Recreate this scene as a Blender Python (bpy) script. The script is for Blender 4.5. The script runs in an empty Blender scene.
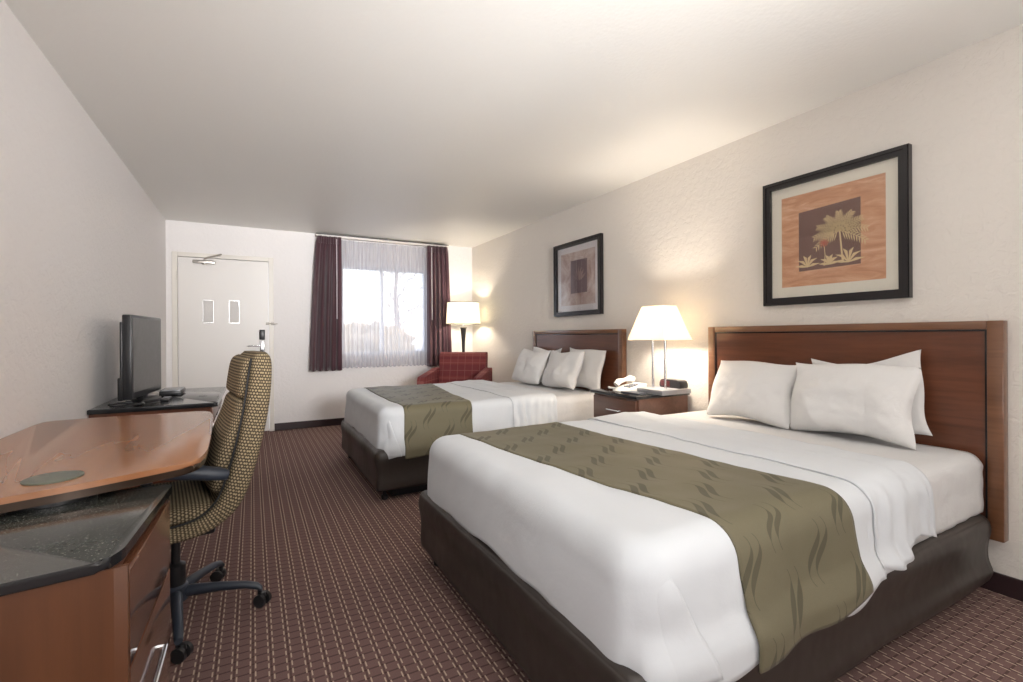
import bpy, bmesh, math, random
from mathutils import Vector, Matrix, noise
random.seed(7)
PI = math.pi
SC = bpy.context.scene
COL = SC.collection
D, R, L, CE, FR = 6.43, 2.86, -0.835, 2.44, -2.4      # far wall, right wall, left wall, ceiling, wall behind the viewer

# ------------------------------------------------------------------ materials
class NT:
    def __init__(s, name):
        s.m = bpy.data.materials.new(name); s.m.use_nodes = True
        s.t = s.m.node_tree; s.n = s.t.nodes; s.p = s.n['Principled BSDF']; s.out = s.n['Material Output']
    def new(s, kind, **kw):
        x = s.n.new(kind)
        for k, v in kw.items(): setattr(x, k, v)
        return x
    def link(s, a, b): s.t.links.new(a, b)
    def val(s, sock, v):
        if hasattr(v, 'is_output') or isinstance(v, bpy.types.NodeSocket): s.link(v, sock)
        else: sock.default_value = v
    def coord(s, kind='Object'): return s.new('ShaderNodeTexCoord').outputs[kind]
    def math(s, op, a, b=None, c=None):
        x = s.new('ShaderNodeMath', operation=op); s.val(x.inputs[0], a)
        if b is not None: s.val(x.inputs[1], b)
        if c is not None: s.val(x.inputs[2], c)
        return x.outputs[0]
    def sep(s, v): x = s.new('ShaderNodeSeparateXYZ'); s.link(v, x.inputs[0]); return x.outputs
    def mapping(s, v, scale=(1, 1, 1), rot=(0, 0, 0)):
        x = s.new('ShaderNodeMapping'); s.link(v, x.inputs[0]); x.inputs['Scale'].default_value = scale; x.inputs['Rotation'].default_value = rot
        return x.outputs[0]
    def noise(s, v, scale, detail=2, rough=.5, dist=0):
        x = s.new('ShaderNodeTexNoise'); s.link(v, x.inputs['Vector'])
        x.inputs['Scale'].default_value = scale; x.inputs['Detail'].default_value = detail
        x.inputs['Roughness'].default_value = rough; x.inputs['Distortion'].default_value = dist
        return x.outputs['Fac']
    def voronoi(s, v, scale, feature='F1', out='Distance'):
        x = s.new('ShaderNodeTexVoronoi', feature=feature); s.link(v, x.inputs['Vector']); x.inputs['Scale'].default_value = scale
        return x.outputs[out]
    def ramp(s, f, stops):
        x = s.new('ShaderNodeValToRGB'); s.link(f, x.inputs[0]); e = x.color_ramp.elements
        while len(e) > 1: e.remove(e[-1])
        e[0].position = stops[0][0]; e[0].color = (*stops[0][1], 1)
        for p, c in stops[1:]:
            k = e.new(p); k.color = (*c, 1)
        return x.outputs[0]
    def mix(s, f, a, b):
        x = s.new('ShaderNodeMix', data_type='RGBA')
        s.val(x.inputs[0], f)
        for i, c in ((6, a), (7, b)):
            if isinstance(c, tuple): x.inputs[i].default_value = (*c, 1)
            else: s.link(c, x.inputs[i])
        return x.outputs[2]
    def base(s, c):
        if isinstance(c, tuple): s.p.inputs['Base Color'].default_value = (*c, 1)
        else: s.link(c, s.p.inputs['Base Color'])
    def set(s, **kw):
        for k, v in kw.items():
            k = {'rough': 'Roughness', 'metal': 'Metallic', 'spec': 'Specular IOR Level', 'coat': 'Coat Weight', 'coatr': 'Coat Roughness', 'sheen': 'Sheen Weight'}[k]
            s.val(s.p.inputs[k], v)
    def bump(s, h, strength=.3, dist=.01):
        x = s.new('ShaderNodeBump'); s.link(h, x.inputs['Height']); x.inputs['Strength'].default_value = strength; x.inputs['Distance'].default_value = dist
        s.link(x.outputs[0], s.p.inputs['Normal'])

def plain(name, c, rough=.5, metal=0., spec=.5, bump=None, coat=0.):
    t = NT(name); t.base(c); t.set(rough=rough, metal=metal, spec=spec, coat=coat)
    if bump: t.bump(t.noise(t.coord(), bump[0], 3), bump[1], bump[2])
    else:
        t.link(t.math('MULTIPLY_ADD', t.noise(t.coord(), 30, 2), .08, rough - .04), t.p.inputs['Roughness'])
    return t.m

def wall_mat(name, c):
    t = NT(name); co = t.coord()
    n = t.noise(co, 26, 4, .6, .6)
    st = t.ramp(n, [(.42, (0, 0, 0)), (.56, (1, 1, 1))])
    f = t.noise(co, 140, 2)
    h = t.math('ADD', t.math('MULTIPLY', st, 1.), t.math('MULTIPLY', f, .35))
    t.base(t.mix(t.noise(co, 1.5, 2), tuple(x * .97 for x in c), c)); t.set(rough=.62, spec=.35); t.bump(h, .35, .004)
    return t.m
def ceiling_mat():
    t = NT('popcorn_ceiling'); co = t.coord()
    v = t.voronoi(co, 55); h = t.math('ADD', t.math('MULTIPLY', t.math('SUBTRACT', 1., v), .8), t.noise(co, 18, 4, .6))
    t.base((.86, .845, .81)); t.set(rough=.5, spec=.4); t.bump(h, .16, .005)
    return t.m
def carpet_mat():
    t = NT('burgundy_brown_carpet'); co = t.coord(); x, y, z = t.sep(co)
    sp, py = .056, .044
    fx = t.math('FRACT', t.math('DIVIDE', t.math('ADD', x, 10.), sp))
    row = t.math('FLOOR', t.math('DIVIDE', t.math('ADD', x, 10.), sp))
    def line(c, w): return t.math('LESS_THAN', t.math('ABSOLUTE', t.math('SUBTRACT', fx, c)), w)
    def dash(off, duty):
        fy = t.math('FRACT', t.math('ADD', t.math('DIVIDE', t.math('ADD', y, 10.), py), off)); return t.math('LESS_THAN', fy, duty)
    a = t.math('MULTIPLY', line(.30, .042), dash(0, .62)); b = t.math('MULTIPLY', line(.58, .042), dash(.5, .62))
    dark = t.math('MULTIPLY', t.math('LESS_THAN', t.math('FRACT', t.math('DIVIDE', t.math('ADD', y, 10.), py)), .16), 1.)
    dark2 = t.math('MULTIPLY', line(.44, .05), 1.)
    n = t.noise(co, 300, 3); big = t.noise(co, 1.2, 2)
    basec = t.mix(n, (.14, .082, .075), (.255, .160, .147))
    c = t.mix(t.math('MULTIPLY', dark, .55), basec, (.045, .02, .02))
    c = t.mix(t.math('MULTIPLY', dark2, .5), c, (.05, .024, .024))
    c = t.mix(t.math('MULTIPLY', t.math('MAXIMUM', a, b), .85), c, (.60, .47, .36))
    t.base(c); t.set(rough=.95, spec=.1); t.bump(n, .5, .006)
    return t.m
def wood(name, c1, c2, rough=.25, axis='Z', scale=14, coat=.3):
    t = NT(name); co = t.coord()
    s = {'X': (.07, 1, 1), 'Y': (1, .07, 1), 'Z': (1, 1, .07)}[axis]
    v = t.mapping(co, s)
    n = t.noise(v, scale, 5, .6, 1.2); g = t.noise(v, scale * 7, 3, .6, .3)
    f = t.math('ADD', t.math('MULTIPLY', n, .7), t.math('MULTIPLY', g, .3))
    t.base(t.ramp(f, [(.33, c1), (.66, c2)])); t.set(rough=rough, coat=coat, coatr=.12); t.bump(g, .04, .001)
    return t.m
def swirl_wood():
    t = NT('swirling_grain_wood'); co = t.coord()
    v = t.mapping(co, (1.6, .55, 1), (0, 0, .5))
    n = t.noise(v, 3.0, 3, .5, 1.6)
    w = t.math('MULTIPLY_ADD', t.math('SINE', t.math('MULTIPLY', n, 22.)), .5, .5)
    g = t.noise(t.mapping(co, (1, .10, 1), (0, 0, .75)), 15, 1, .5, .3)
    f = t.math('ADD', t.math('MULTIPLY', w, .12), t.math('MULTIPLY', g, .80))
    t.base(t.ramp(f, [(.15, (.33, .138, .060)), (.8, (.45, .205, .098))])); t.set(rough=.17, spec=.75)
    return t.m
def granite():
    t = NT('black_speckled_stone'); co = t.coord()
    v = t.voronoi(co, 120, 'F1', 'Color'); n = t.noise(co, 160, 3, .7)
    f = t.math('GREATER_THAN', n, .62)
    c = t.mix(t.noise(co, 45, 3), (.028, .03, .027), (.06, .063, .057))
    c = t.mix(f, c, (.24, .24, .21)); t.base(c); t.set(rough=.14, spec=.6)
    return t.m
def cloth(name, c, bscale=14, bs=.25, rough=.85, weave=True):
    t = NT(name); co = t.coord()
    n = t.noise(co, bscale, 4, .55, .4); f = t.noise(co, 500, 1)
    h = t.math('ADD', n, t.math('MULTIPLY', f, .05))
    t.base(c); t.set(rough=rough, spec=.2, sheen=.15); t.bump(h, bs, .012)
    return t.m
def runner_mat():
    t = NT('olive_wave_jacquard'); uv = t.coord('UV'); u, v, _ = t.sep(uv)       # metres: u across the band, v along its length
    sp, P, A = .155, .235, .034
    ro = t.math('FLOOR', t.math('DIVIDE', u, sp))
    tot = None
    for off, W in ((-.018, .013), (.018, .013)):
        best = None
        for k in (-1, 0, 1):
            cen = t.math('MULTIPLY', t.math('ADD', t.math('ADD', ro, float(k)), .5), sp)
            ph = t.math('MULTIPLY', t.math('ADD', v, t.math('MULTIPLY', t.math('ADD', ro, float(k)), .11)), 2 * PI / P)
            gate = t.math('GREATER_THAN', t.math('COSINE', ph), -.75)
            # a leaning wave: steep thick S strokes with thin tails that hook over
            s1 = t.math('MULTIPLY', t.math('SINE', ph), -A * .95)
            cx = t.math('ADD', cen, t.math('ADD', s1, off))
            thick = t.math('MULTIPLY_ADD', t.math('POWER', t.math('MAXIMUM', t.math('COSINE', ph), 0.), 1.2), W, .0013)
            d = t.math('ABSOLUTE', t.math('SUBTRACT', u, cx))
            m = t.math('MULTIPLY', t.math('LESS_THAN', d, thick), gate)
            best = m if best is None else t.math('MAXIMUM', best, m)
        tot = best if tot is None else t.math('MAXIMUM', tot, best)
    n = t.noise(t.coord(), 400, 2)
    c = t.mix(n, (.130, .114, .070), (.168, .148, .094))
    c = t.mix(t.math('MULTIPLY', tot, .8), c, (.076, .069, .043))
    t.base(c); t.set(rough=t.math('MULTIPLY_ADD', tot, .1, .6), spec=.25, sheen=.05); t.bump(t.noise(t.coord(), 9, 3), .12, .01)
    return t.m
def chair_fabric():
    t = NT('tan_and_black_woven_fabric'); uv = t.coord('UV'); y, z, _ = t.sep(uv)
    p = .0118
    a = y
    fz = t.math('FRACT', t.math('DIVIDE', t.math('ADD', z, 5.), p)); row = t.math('FLOOR', t.math('DIVIDE', t.math('ADD', z, 5.), p))
    fa = t.math('FRACT', t.math('ADD', t.math('DIVIDE', t.math('ADD', a, 5.), p), t.math('MULTIPLY', row, .5)))
    dz = t.math('ABSOLUTE', t.math('SUBTRACT', fz, .5)); da = t.math('ABSOLUTE', t.math('SUBTRACT', fa, .5))
    spot = t.math('LESS_THAN', t.math('ADD', dz, da), .42)
    n = t.noise(t.coord(), 700, 1)
    c = t.mix(n, (.045, .034, .022), (.11, .085, .055)); c = t.mix(spot, c, (.40, .315, .195))
    t.base(c); t.set(rough=.9, spec=.2); t.bump(spot, .3, .002)
    return t.m
def plaid():
    t = NT('red_plaid_upholstery'); co = t.coord(); x, y, z = t.sep(co)
    def ln(a, p, w, o=0.): return t.math('LESS_THAN', t.math('FRACT', t.math('ADD', t.math('DIVIDE', t.math('ADD', a, 5.), p), o)), w)
    l = t.math('MAXIMUM', ln(x, .095, .06), t.math('MAXIMUM', ln(z, .095, .06), ln(y, .095, .06)))
    d = t.math('MAXIMUM', ln(x, .095, .3, .5), ln(z, .095, .3, .5))
    c = t.mix(t.math('MULTIPLY', d, .45), (.20, .046, .044), (.11, .022, .030)); c = t.mix(t.math('MULTIPLY', l, .3), c, (.50, .24, .2))
    t.base(c); t.set(rough=.85, spec=.2); t.bump(t.noise(co, 300, 2), .2, .002)
    return t.m
def drape_mat():
    t = NT('plum_drape_fabric'); co = t.coord()
    t.base(t.mix(t.noise(co, 60, 2), (.062, .024, .033), (.088, .034, .045))); t.set(rough=.6, spec=.3, sheen=.3); t.bump(t.noise(co, 400, 1), .15, .001)
    return t.m
def sheer_mat():
    t = NT('sheer_voile'); tr = t.new('ShaderNodeBsdfTransparent'); tl = t.new('ShaderNodeBsdfTranslucent'); df = t.new('ShaderNodeBsdfDiffuse')
    tl.inputs[0].default_value = (.76, .76, .79, 1); df.inputs[0].default_value = (.58, .58, .62, 1); tr.inputs[0].default_value = (.97, .97, 1, 1)
    a = t.new('ShaderNodeMixShader'); a.inputs[0].default_value = .5; t.link(tl.outputs[0], a.inputs[1]); t.link(df.outputs[0], a.inputs[2])
    b = t.new('ShaderNodeMixShader'); t.link(t.math('MULTIPLY_ADD', t.noise(t.mapping(t.coord(), (1, 1, .05)), 45, 3), .6, .27), b.inputs[0])
    t.link(tr.outputs[0], b.inputs[1]); t.link(a.outputs[0], b.inputs[2]); t.link(b.outputs[0], t.out.inputs[0])
    return t.m
def glass_mat(name='window_glass', refl=.25, tint=(1, 1, 1)):
    t = NT(name); tr = t.new('ShaderNodeBsdfTransparent'); gl = t.new('ShaderNodeBsdfGlossy'); gl.inputs['Roughness'].default_value = .02
    tr.inputs[0].default_value = (*tint, 1)
    fr = t.new('ShaderNodeLayerWeight'); fr.inputs[0].default_value = .5
    f5 = t.math('MULTIPLY_ADD', t.math('POWER', fr.outputs['Facing'], 5.), .96, .04)
    m = t.new('ShaderNodeMixShader'); t.link(t.math('MINIMUM', t.math('MULTIPLY_ADD', f5, 1., t.math('MULTIPLY', t.noise(t.coord(), 3, 1), .01)), 1.), m.inputs[0])
    t.link(tr.outputs[0], m.inputs[1]); t.link(gl.outputs[0], m.inputs[2]); t.link(m.outputs[0], t.out.inputs[0])
    return t.m
def shade_mat(name, c, em, ecol):
    t = NT(name); t.base(c); t.set(rough=.9, spec=.1)
    tl = t.new('ShaderNodeBsdfTranslucent'); tl.inputs[0].default_value = (*c, 1)
    m = t.new('ShaderNodeMixShader'); m.inputs[0].default_value = .45
    t.link(t.p.outputs[0], m.inputs[1]); t.link(tl.outputs[0], m.inputs[2]); t.link(m.outputs[0], t.out.inputs[0])
    t.p.inputs['Emission Color'].default_value = (*ecol, 1)
    t.val(t.p.inputs['Emission Strength'], t.math('MULTIPLY_ADD', t.noise(t.coord(), 120, 1), .05 * em, em))
    return t.m
def print_mat():
    t = NT('parchment_print'); co = t.coord(); v = t.mapping(co, (1, .35, 1.4))
    n = t.noise(v, 12, 5, .6, 1.2)
    t.base(t.ramp(n, [(.3, (.46, .20, .09)), (.5, (.60, .31, .17)), (.68, (.72, .44, .28))])); t.set(rough=.7)
    return t.m
def print2_mat():
    t = NT('mauve_print'); co = t.coord(); n = t.noise(co, 6, 4, .6, .8)
    t.base(t.ramp(n, [(.3, (.34, .22, .19)), (.5, (.50, .38, .34)), (.7, (.64, .56, .54))])); t.set(rough=.7)
    return t.m
def foliage_mat(name, a, b):
    t = NT(name); co = t.coord(); t.base(t.mix(t.noise(co, 9, 4), a, b)); t.set(rough=.9, spec=.1); return t.m

M = {}
M['wall'] = wall_mat('textured_wall_paint', (.80, .75, .69))
M['wall_left'] = wall_mat('textured_wall_paint_white', (.85, .82, .81))
M['ceiling'] = ceiling_mat(); M['carpet'] = carpet_mat()
M['base'] = plain('dark_brown_vinyl_base', (.028, .012, .014), .45)
M['doorpaint'] = plain('white_door_paint', (.76, .73, .70), .4)
M['trimpaint'] = plain('cream_trim_paint', (.74, .70, .64), .4)
M['cherry'] = wood('cherry_wood', (.085, .026, .012), (.175, .060, .028), .3, 'Y', 9)
M['cherry_light'] = wood('cherry_wood_edge', (.13, .055, .026), (.22, .10, .05), .28, 'Y', 12)
M['cabinet'] = wood('cabinet_cherry_wood', (.075, .026, .010), (.12, .043, .016), .4, 'Z', 7, .05)
M['cabinet_gloss'] = wood('glossy_drawer_wood', (.10, .036, .018), (.18, .07, .035), .10, 'Y', 8, .8)
M['nightwood'] = wood('nightstand_wood', (.10, .042, .026), (.19, .085, .055), .3, 'Y', 9)
M['desk'] = swirl_wood()
M['bronze'] = plain('dark_bronze_edging', (.055, .032, .02), .2, .5)
M['granite'] = granite()
M['stone_edge'] = plain('polished_black_edge', (.02, .02, .022), .1)
M['grommet'] = plain('grey_green_plastic_disc', (.15, .16, .125), .4)
M['chrome'] = plain('brushed_chrome', (.75, .75, .77), .2, 1.)
M['nickel'] = plain('satin_nickel', (.55, .52, .48), .3, 1.)
M['black'] = plain('black_plastic', (.018, .018, .02), .35)
M['blue_black'] = plain('blue_black_nylon', (.030, .038, .055), .42)
M['screen'] = plain('matte_dark_screen', (.042, .036, .034), .3, 0, .6)
M['white_pl'] = plain('white_plastic', (.82, .80, .76), .4)
M['silver'] = plain('silver_plastic', (.36, .37, .40), .35, .4)
M['leather'] = plain('dark_brown_leatherette', (.036, .028, .024), .42, 0, .5, bump=(3.2, .5, .03))
M['sheet'] = cloth('white_cotton_sheet', (.63, .65, .675), 7, .25)
M['sheet2'] = cloth('white_fitted_sheet', (.63, .62, .615), 16, .4)
M['pillow'] = cloth('white_pillowcase', (.76, .745, .73), 13, .45)
M['runner'] = runner_mat(); M['chairfab'] = chair_fabric(); M['plaid'] = plaid(); M['drape'] = drape_mat(); M['sheer'] = sheer_mat()
M['piping'] = plain('black_piping', (.012, .012, .012), .6)
M['glass'] = glass_mat(); M['pglass'] = glass_mat('picture_glass')
M['acrylic'] = glass_mat('clear_acrylic', tint=(.96, .96, .96))
M['frame'] = plain('black_picture_frame', (.014, .011, .012), .22)
M['mat'] = plain('cream_mat_board', (.78, .73, .62), .8)
M['mat2'] = plain('grey_mat_board', (.70, .67, .68), .8)
M['print'] = print_mat(); M['print2'] = print2_mat()
M['pr_brown'] = plain('umber_print_square', (.17, .085, .065), .7); M['pr_gold'] = plain('gold_print_leaves', (.68, .52, .28), .7)
M['pr_dusk'] = plain('dusky_print_petals', (.33, .24, .22), .7); M['pr_red'] = plain('red_print_flower', (.45, .09, .05), .7); M['pr_mauve'] = plain('mauve_print_square', (.20, .14, .15), .7)
M['shade'] = shade_mat('warm_white_lampshade', (.88, .80, .66), .6, (1, .86, .64))
M['shade2'] = shade_mat('cream_drum_shade', (.86, .84, .74), .42, (1, .93, .76))
M['bulb'] = shade_mat('lit_bulb', (.9, .9, .85), 5, (1, .85, .6))
M['dome'] = shade_mat('opal_fill_dome', (.9, .9, .9), 2.0, (1, .97, .92))
M['alum'] = plain('white_aluminium', (.62, .64, .66), .4, .3)
M['lining'] = plain('pale_wand', (.72, .66, .70), .4)
M['espresso'] = plain('espresso_lamp_body', (.022, .016, .014), .3)
M['red_clock'] = plain('dark_red_plastic', (.10, .02, .025), .3)
M['asphalt'] = plain('pale_pavement', (.42, .41, .40), .9)
M['hedge'] = foliage_mat('hedge_leaves', (.28, .20, .13), (.46, .38, .26)); M['bark'] = plain('tree_bark', (.34, .28, .24), .9)
M['paper'] = plain('white_paper', (.8, .8, .8), .7)
M['blue'] = plain('blue_plastic', (.02, .03, .16), .3)

# ------------------------------------------------------------------ helpers
def mk(name, bm, mat, parent=None, smooth=True, label=None, cat=None, group=None, kind=None, local=False, mods=None):
    """One mesh object; geometry is given in place unless its parent was built in its own frame (local)."""
    me = bpy.data.meshes.new(name)
    bmesh.ops.recalc_face_normals(bm, faces=bm.faces[:])
    if parent is None and not local:
        xs = [v.co for v in bm.verts]
        o0 = Vector(((min(c.x for c in xs) + max(c.x for c in xs)) / 2, (min(c.y for c in xs) + max(c.y for c in xs)) / 2, min(c.z for c in xs)))
    elif parent is not None and not local:
        o0 = Vector((0, 0, 0)); p = parent
        while p: o0 += p.location; p = p.parent
    else: o0 = Vector((0, 0, 0))
    if o0.length: bmesh.ops.translate(bm, verts=bm.verts[:], vec=-o0)
    bm.to_mesh(me); bm.free()
    for m in (mat if isinstance(mat, (list, tuple)) else [mat]): me.materials.append(m)
    o = bpy.data.objects.new(name, me); COL.objects.link(o)
    if parent is None and not local: o.location = o0
    if parent: o.parent = parent
    if smooth:
        for p in me.polygons: p.use_smooth = True
        try: me.set_sharp_from_angle(angle=math.radians(38))
        except Exception: pass
    if label: o['label'] = label
    if cat: o['category'] = cat
    if group: o['group'] = group
    if kind: o['kind'] = kind
    return o
def thing(name, label, cat, loc=(0, 0, 0), rz=0, group=None):
    o = bpy.data.objects.new(name, None); COL.objects.link(o); o.location = loc; o.rotation_euler = (0, 0, rz)
    o.empty_display_size = .05
    o['label'] = label; o['category'] = cat
    if group: o['group'] = group
    return o
def struct(name, bm, mat, smooth=False): return mk(name, bm, mat, None, smooth, kind='structure')
def B(): return bmesh.new()
def box(bm, x0, x1, y0, y1, z0, z1, bev=0, seg=2, mi=0, mtx=None):
    vs = [bm.verts.new((x, y, z)) for x in (x0, x1) for y in (y0, y1) for z in (z0, z1)]
    f = [bm.faces.new([vs[i] for i in q]) for q in ((0, 1, 3, 2), (4, 6, 7, 5), (0, 4, 5, 1), (2, 3, 7, 6), (0, 2, 6, 4), (1, 5, 7, 3))]
    geo = vs
    if bev:
        es = list({e for q in f for e in q.edges})
        r = bmesh.ops.bevel(bm, geom=es, offset=bev, segments=seg, affect='EDGES', profile=.5)
        f = [q for q in set(r['faces']) | {q for v in r['verts'] for q in v.link_faces} if q.is_valid]
        geo = list({v for q in f for v in q.verts})
    for q in f: q.material_index = mi
    if mtx is not None: bmesh.ops.transform(bm, matrix=mtx, verts=geo)
    return bm
def prism(bm, poly, z0, z1, bev=0, mi=0, axis='Z', seg=2):
    def P(p, h): return {'Z': (p[0], p[1], h), 'X': (h, p[0], p[1]), 'Y': (p[0], h, p[1])}[axis]
    a = [bm.verts.new(P(p, z0)) for p in poly]; b = [bm.verts.new(P(p, z1)) for p in poly]
    n = len(poly); fs = [bm.faces.new(a), bm.faces.new(b)]
    for i in range(n): fs.append(bm.faces.new((a[i], a[(i + 1) % n], b[(i + 1) % n], b[i])))
    for q in fs: q.material_index = mi
    if bev:
        es = list(fs[0].edges) + list(fs[1].edges)
        bmesh.ops.bevel(bm, geom=es, offset=bev, segments=seg, affect='EDGES', profile=.5)
    return bm
def tube(bm, pts, r, seg=10, caps=True, mi=0):
    pts = [Vector(p) for p in pts]; rs = r if isinstance(r, (list, tuple)) else [r] * len(pts)
    rings = []; prev = None
    for i, p in enumerate(pts):
        t = (pts[min(i + 1, len(pts) - 1)] - pts[max(i - 1, 0)])
        if t.length < 1e-9: t = Vector((0, 0, 1))
        t.normalize()
        if prev is None: n = t.orthogonal().normalized()
        else:
            n = (prev - t * prev.dot(t))
            n = n.normalized() if n.length > 1e-6 else t.orthogonal().normalized()
        prev = n; b = t.cross(n)
        rings.append([bm.verts.new(p + (n * math.cos(2 * PI * k / seg) + b * math.sin(2 * PI * k / seg)) * rs[i]) for k in range(seg)])
    for i in range(len(rings) - 1):
        for k in range(seg):
            q = bm.faces.new((rings[i][k], rings[i][(k + 1) % seg], rings[i + 1][(k + 1) % seg], rings[i + 1][k])); q.material_index = mi
    if caps:
        bm.faces.new(rings[0]).material_index = mi; bm.faces.new(rings[-1]).material_index = mi
    return bm
def lathe(bm, prof, c=(0, 0, 0), seg=24, mi=0, cap=True, sx=1, sy=1):
    rings = []
    for r, z in prof: rings.append([bm.verts.new((c[0] + sx * r * math.cos(2 * PI * k / seg), c[1] + sy * r * math.sin(2 * PI * k / seg), c[2] + z)) for k in range(seg)])
    for i in range(len(rings) - 1):
        for k in range(seg): bm.faces.new((rings[i][k], rings[i][(k + 1) % seg], rings[i + 1][(k + 1) % seg], rings[i + 1][k])).material_index = mi
    if cap: bm.faces.new(rings[0]).material_index = mi; bm.faces.new(rings[-1]).material_index = mi
    return bm
def grid(bm, fn, nu, nv, mi=0, uvf=None):
    vs = [[bm.verts.new(fn(i / nu, j / nv)) for j in range(nv + 1)] for i in range(nu + 1)]
    lay = bm.loops.layers.uv.verify() if uvf else None
    for i in range(nu):
        for j in range(nv):
            q = bm.faces.new((vs[i][j], vs[i + 1][j], vs[i + 1][j + 1], vs[i][j + 1])); q.material_index = mi
            if uvf:
                for lp, (a, b) in zip(q.loops, ((i, j), (i + 1, j), (i + 1, j + 1), (i, j + 1))): lp[lay].uv = uvf(a / nu, b / nv)
    return vs
def solidify(o, t, off=-1):
    m = o.modifiers.new('thickness', 'SOLIDIFY'); m.thickness = t; m.offset = off; return o
def sm(a, b, x):
    t = max(0, min(1, (x - a) / (b - a))); return t * t * (3 - 2 * t)
def roundpoly(pts, rads, seg=6):
    out = []; n = len(pts)
    for i in range(n):
        p = Vector(pts[i]); a = (Vector(pts[i - 1]) - p); b = (Vector(pts[(i + 1) % n]) - p); r = rads[i] if isinstance(rads, (list, tuple)) else rads
        if r <= 0: out.append(tuple(p)); continue
        a.normalize(); b.normalize(); p0 = p + a * r; p1 = p + b * r
        for k in range(seg + 1):
            t = k / seg; out.append(tuple(p0 * (1 - t) ** 2 + p * 2 * t * (1 - t) + p1 * t * t))
    return out

# ------------------------------------------------------------------ room shell
bm = B(); box(bm, L - .2, R + .2, FR - .2, D + .2, -.1, 0); struct('floor', bm, M['carpet'])
bm = B(); box(bm, L - .2, R + .2, FR - .2, D + .2, CE, CE + .1); struct('ceiling', bm, M['ceiling'])
bm = B(); box(bm, L - .2, L, FR - .2, D + .2, 0, CE); struct('wall_left', bm, M['wall_left'])
bm = B(); box(bm, R, R + .2, FR - .2, D + .2, 0, CE); struct('wall_right', bm, M['wall'])
bm = B(); box(bm, L, R, FR - .2, FR, 0, CE); struct('wall_front', bm, M['wall'])
WX0, WX1, WZ0, WZ1 = 1.01, 2.16, .90, 2.06
DX0, DX1, DZ = -.728, .178, 2.045
bm = B()
box(bm, L, DX0, D, D + .16, 0, CE); box(bm, DX0, DX1, D, D + .16, DZ, CE); box(bm, DX1, WX0, D, D + .16, 0, CE)
box(bm, WX0, WX1, D, D + .16, 0, WZ0); box(bm, WX0, WX1, D, D + .16, WZ1, CE); box(bm, WX1, R, D, D + .16, 0, CE)
struct('wall_back', bm, M['wall_left'])
def baseb(name, x0, x1, y0, y1):
    bm = B(); box(bm, x0, x1, y0, y1, 0, .088, .004); struct(name, bm, M['base'])
baseb('baseboard_right', R - .014, R, FR, D); baseb('baseboard_left', L, L + .014, FR, D)
baseb('baseboard_back', DX1 + .055, R - .014, D - .014, D); baseb('baseboard_front', L + .014, R - .014, FR, FR + .014)
# window
w = struct('window_1', box(B(), WX0, WX1, D + .055, D + .06, WZ0, WZ1), M['glass'])
bm = B()
for a in ((WX0, WX0 + .035, WZ0, WZ1), (WX1 - .035, WX1, WZ0, WZ1), (WX0 + .035, WX1 - .035, WZ0, WZ0 + .035), (WX0 + .035, WX1 - .035, WZ1 - .035, WZ1), (1.525, 1.565, WZ0 + .035, WZ1 - .035)):
    box(bm, a[0], a[1], D + .03, D + .10, a[2], a[3])
mk('window_frame', bm, M['alum'], w, False)
bm = B(); box(bm, WX0 - .03, WX1 + .03, D - .012, D, WZ0 - .03, WZ0, .003); box(bm, WX0, WX1, D, D + .03, WZ0 - .02, WZ0)
mk('window_sill', bm, M['trimpaint'], w, False)
# door with casing and hardware
d = struct('door_1', box(B(), DX0 + .004, DX1 - .004, D - .004, D + .04, .008, DZ - .004, .002), M['doorpaint'])
bm = B()
for a in ((DX0 - .052, DX0, 0, DZ + .05), (DX1, DX1 + .05, 0, DZ + .05), (DX0, DX1, DZ, DZ + .05)): box(bm, a[0], a[1], D - .018, D, a[2], a[3], .004)
struct('trim_1', bm, M['trimpaint'])
dc = mk('door_closer', box(B(), -.585, -.365, D - .06, D - .008, 1.975, 2.012, .008), M['nickel'], d)
bm = B(); tube(bm, [(-.47, D - .035, 2.02), (-.47, D - .035, 2.035), (-.30, D - .13, 2.08), (-.33, D - .04, 2.085)], .008); mk('closer_arm', bm, M['nickel'], dc)
bm = B(); lathe(bm, [(.001, 0), (.028, 0), (.028, .012), (.001, .012)], (-.47, D - .034, 1.963), 16); mk('closer_pivot', bm, M['nickel'], dc)
for z in (1.78, 1.05, .25):
    bm = B(); tube(bm, [(DX0 - .004, D - .022, z), (DX0 - .004, D - .022, z + .1)], .007); mk('hinge', bm, M['trimpaint'], d)
k = mk('keypad_reader', box(B(), .075, .135, D - .035, D - .004, 1.105, 1.225, .006), M['black'], d)
k = mk('lock_plate', box(B(), .078, .132, D - .022, D - .004, .93, 1.095, .006), M['chrome'], d)
bm = B(); tube(bm, [(.105, D - .02, 1.03), (.105, D - .055, 1.03), (-.01, D - .06, 1.035), (-.045, D - .055, 1.03)], .009); mk('lever_handle', bm, M['chrome'], k)
bm = B(); tube(bm, [(.105, D - .02, .97), (.105, D - .034, .97)], .013, 12); mk('deadbolt_turn', bm, M['black'], k)
bm = B(); box(bm, .145, .178, D - .03, D - .006, 1.285, 1.315, .004); box(bm, .20, .235, D - .03, D - .018, 1.28, 1.32, .004); tube(bm, [(.16, D - .035, 1.3), (.27, D - .045, 1.297)], .006); mk('swing_bar_guard', bm, M['nickel'], d)
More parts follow.
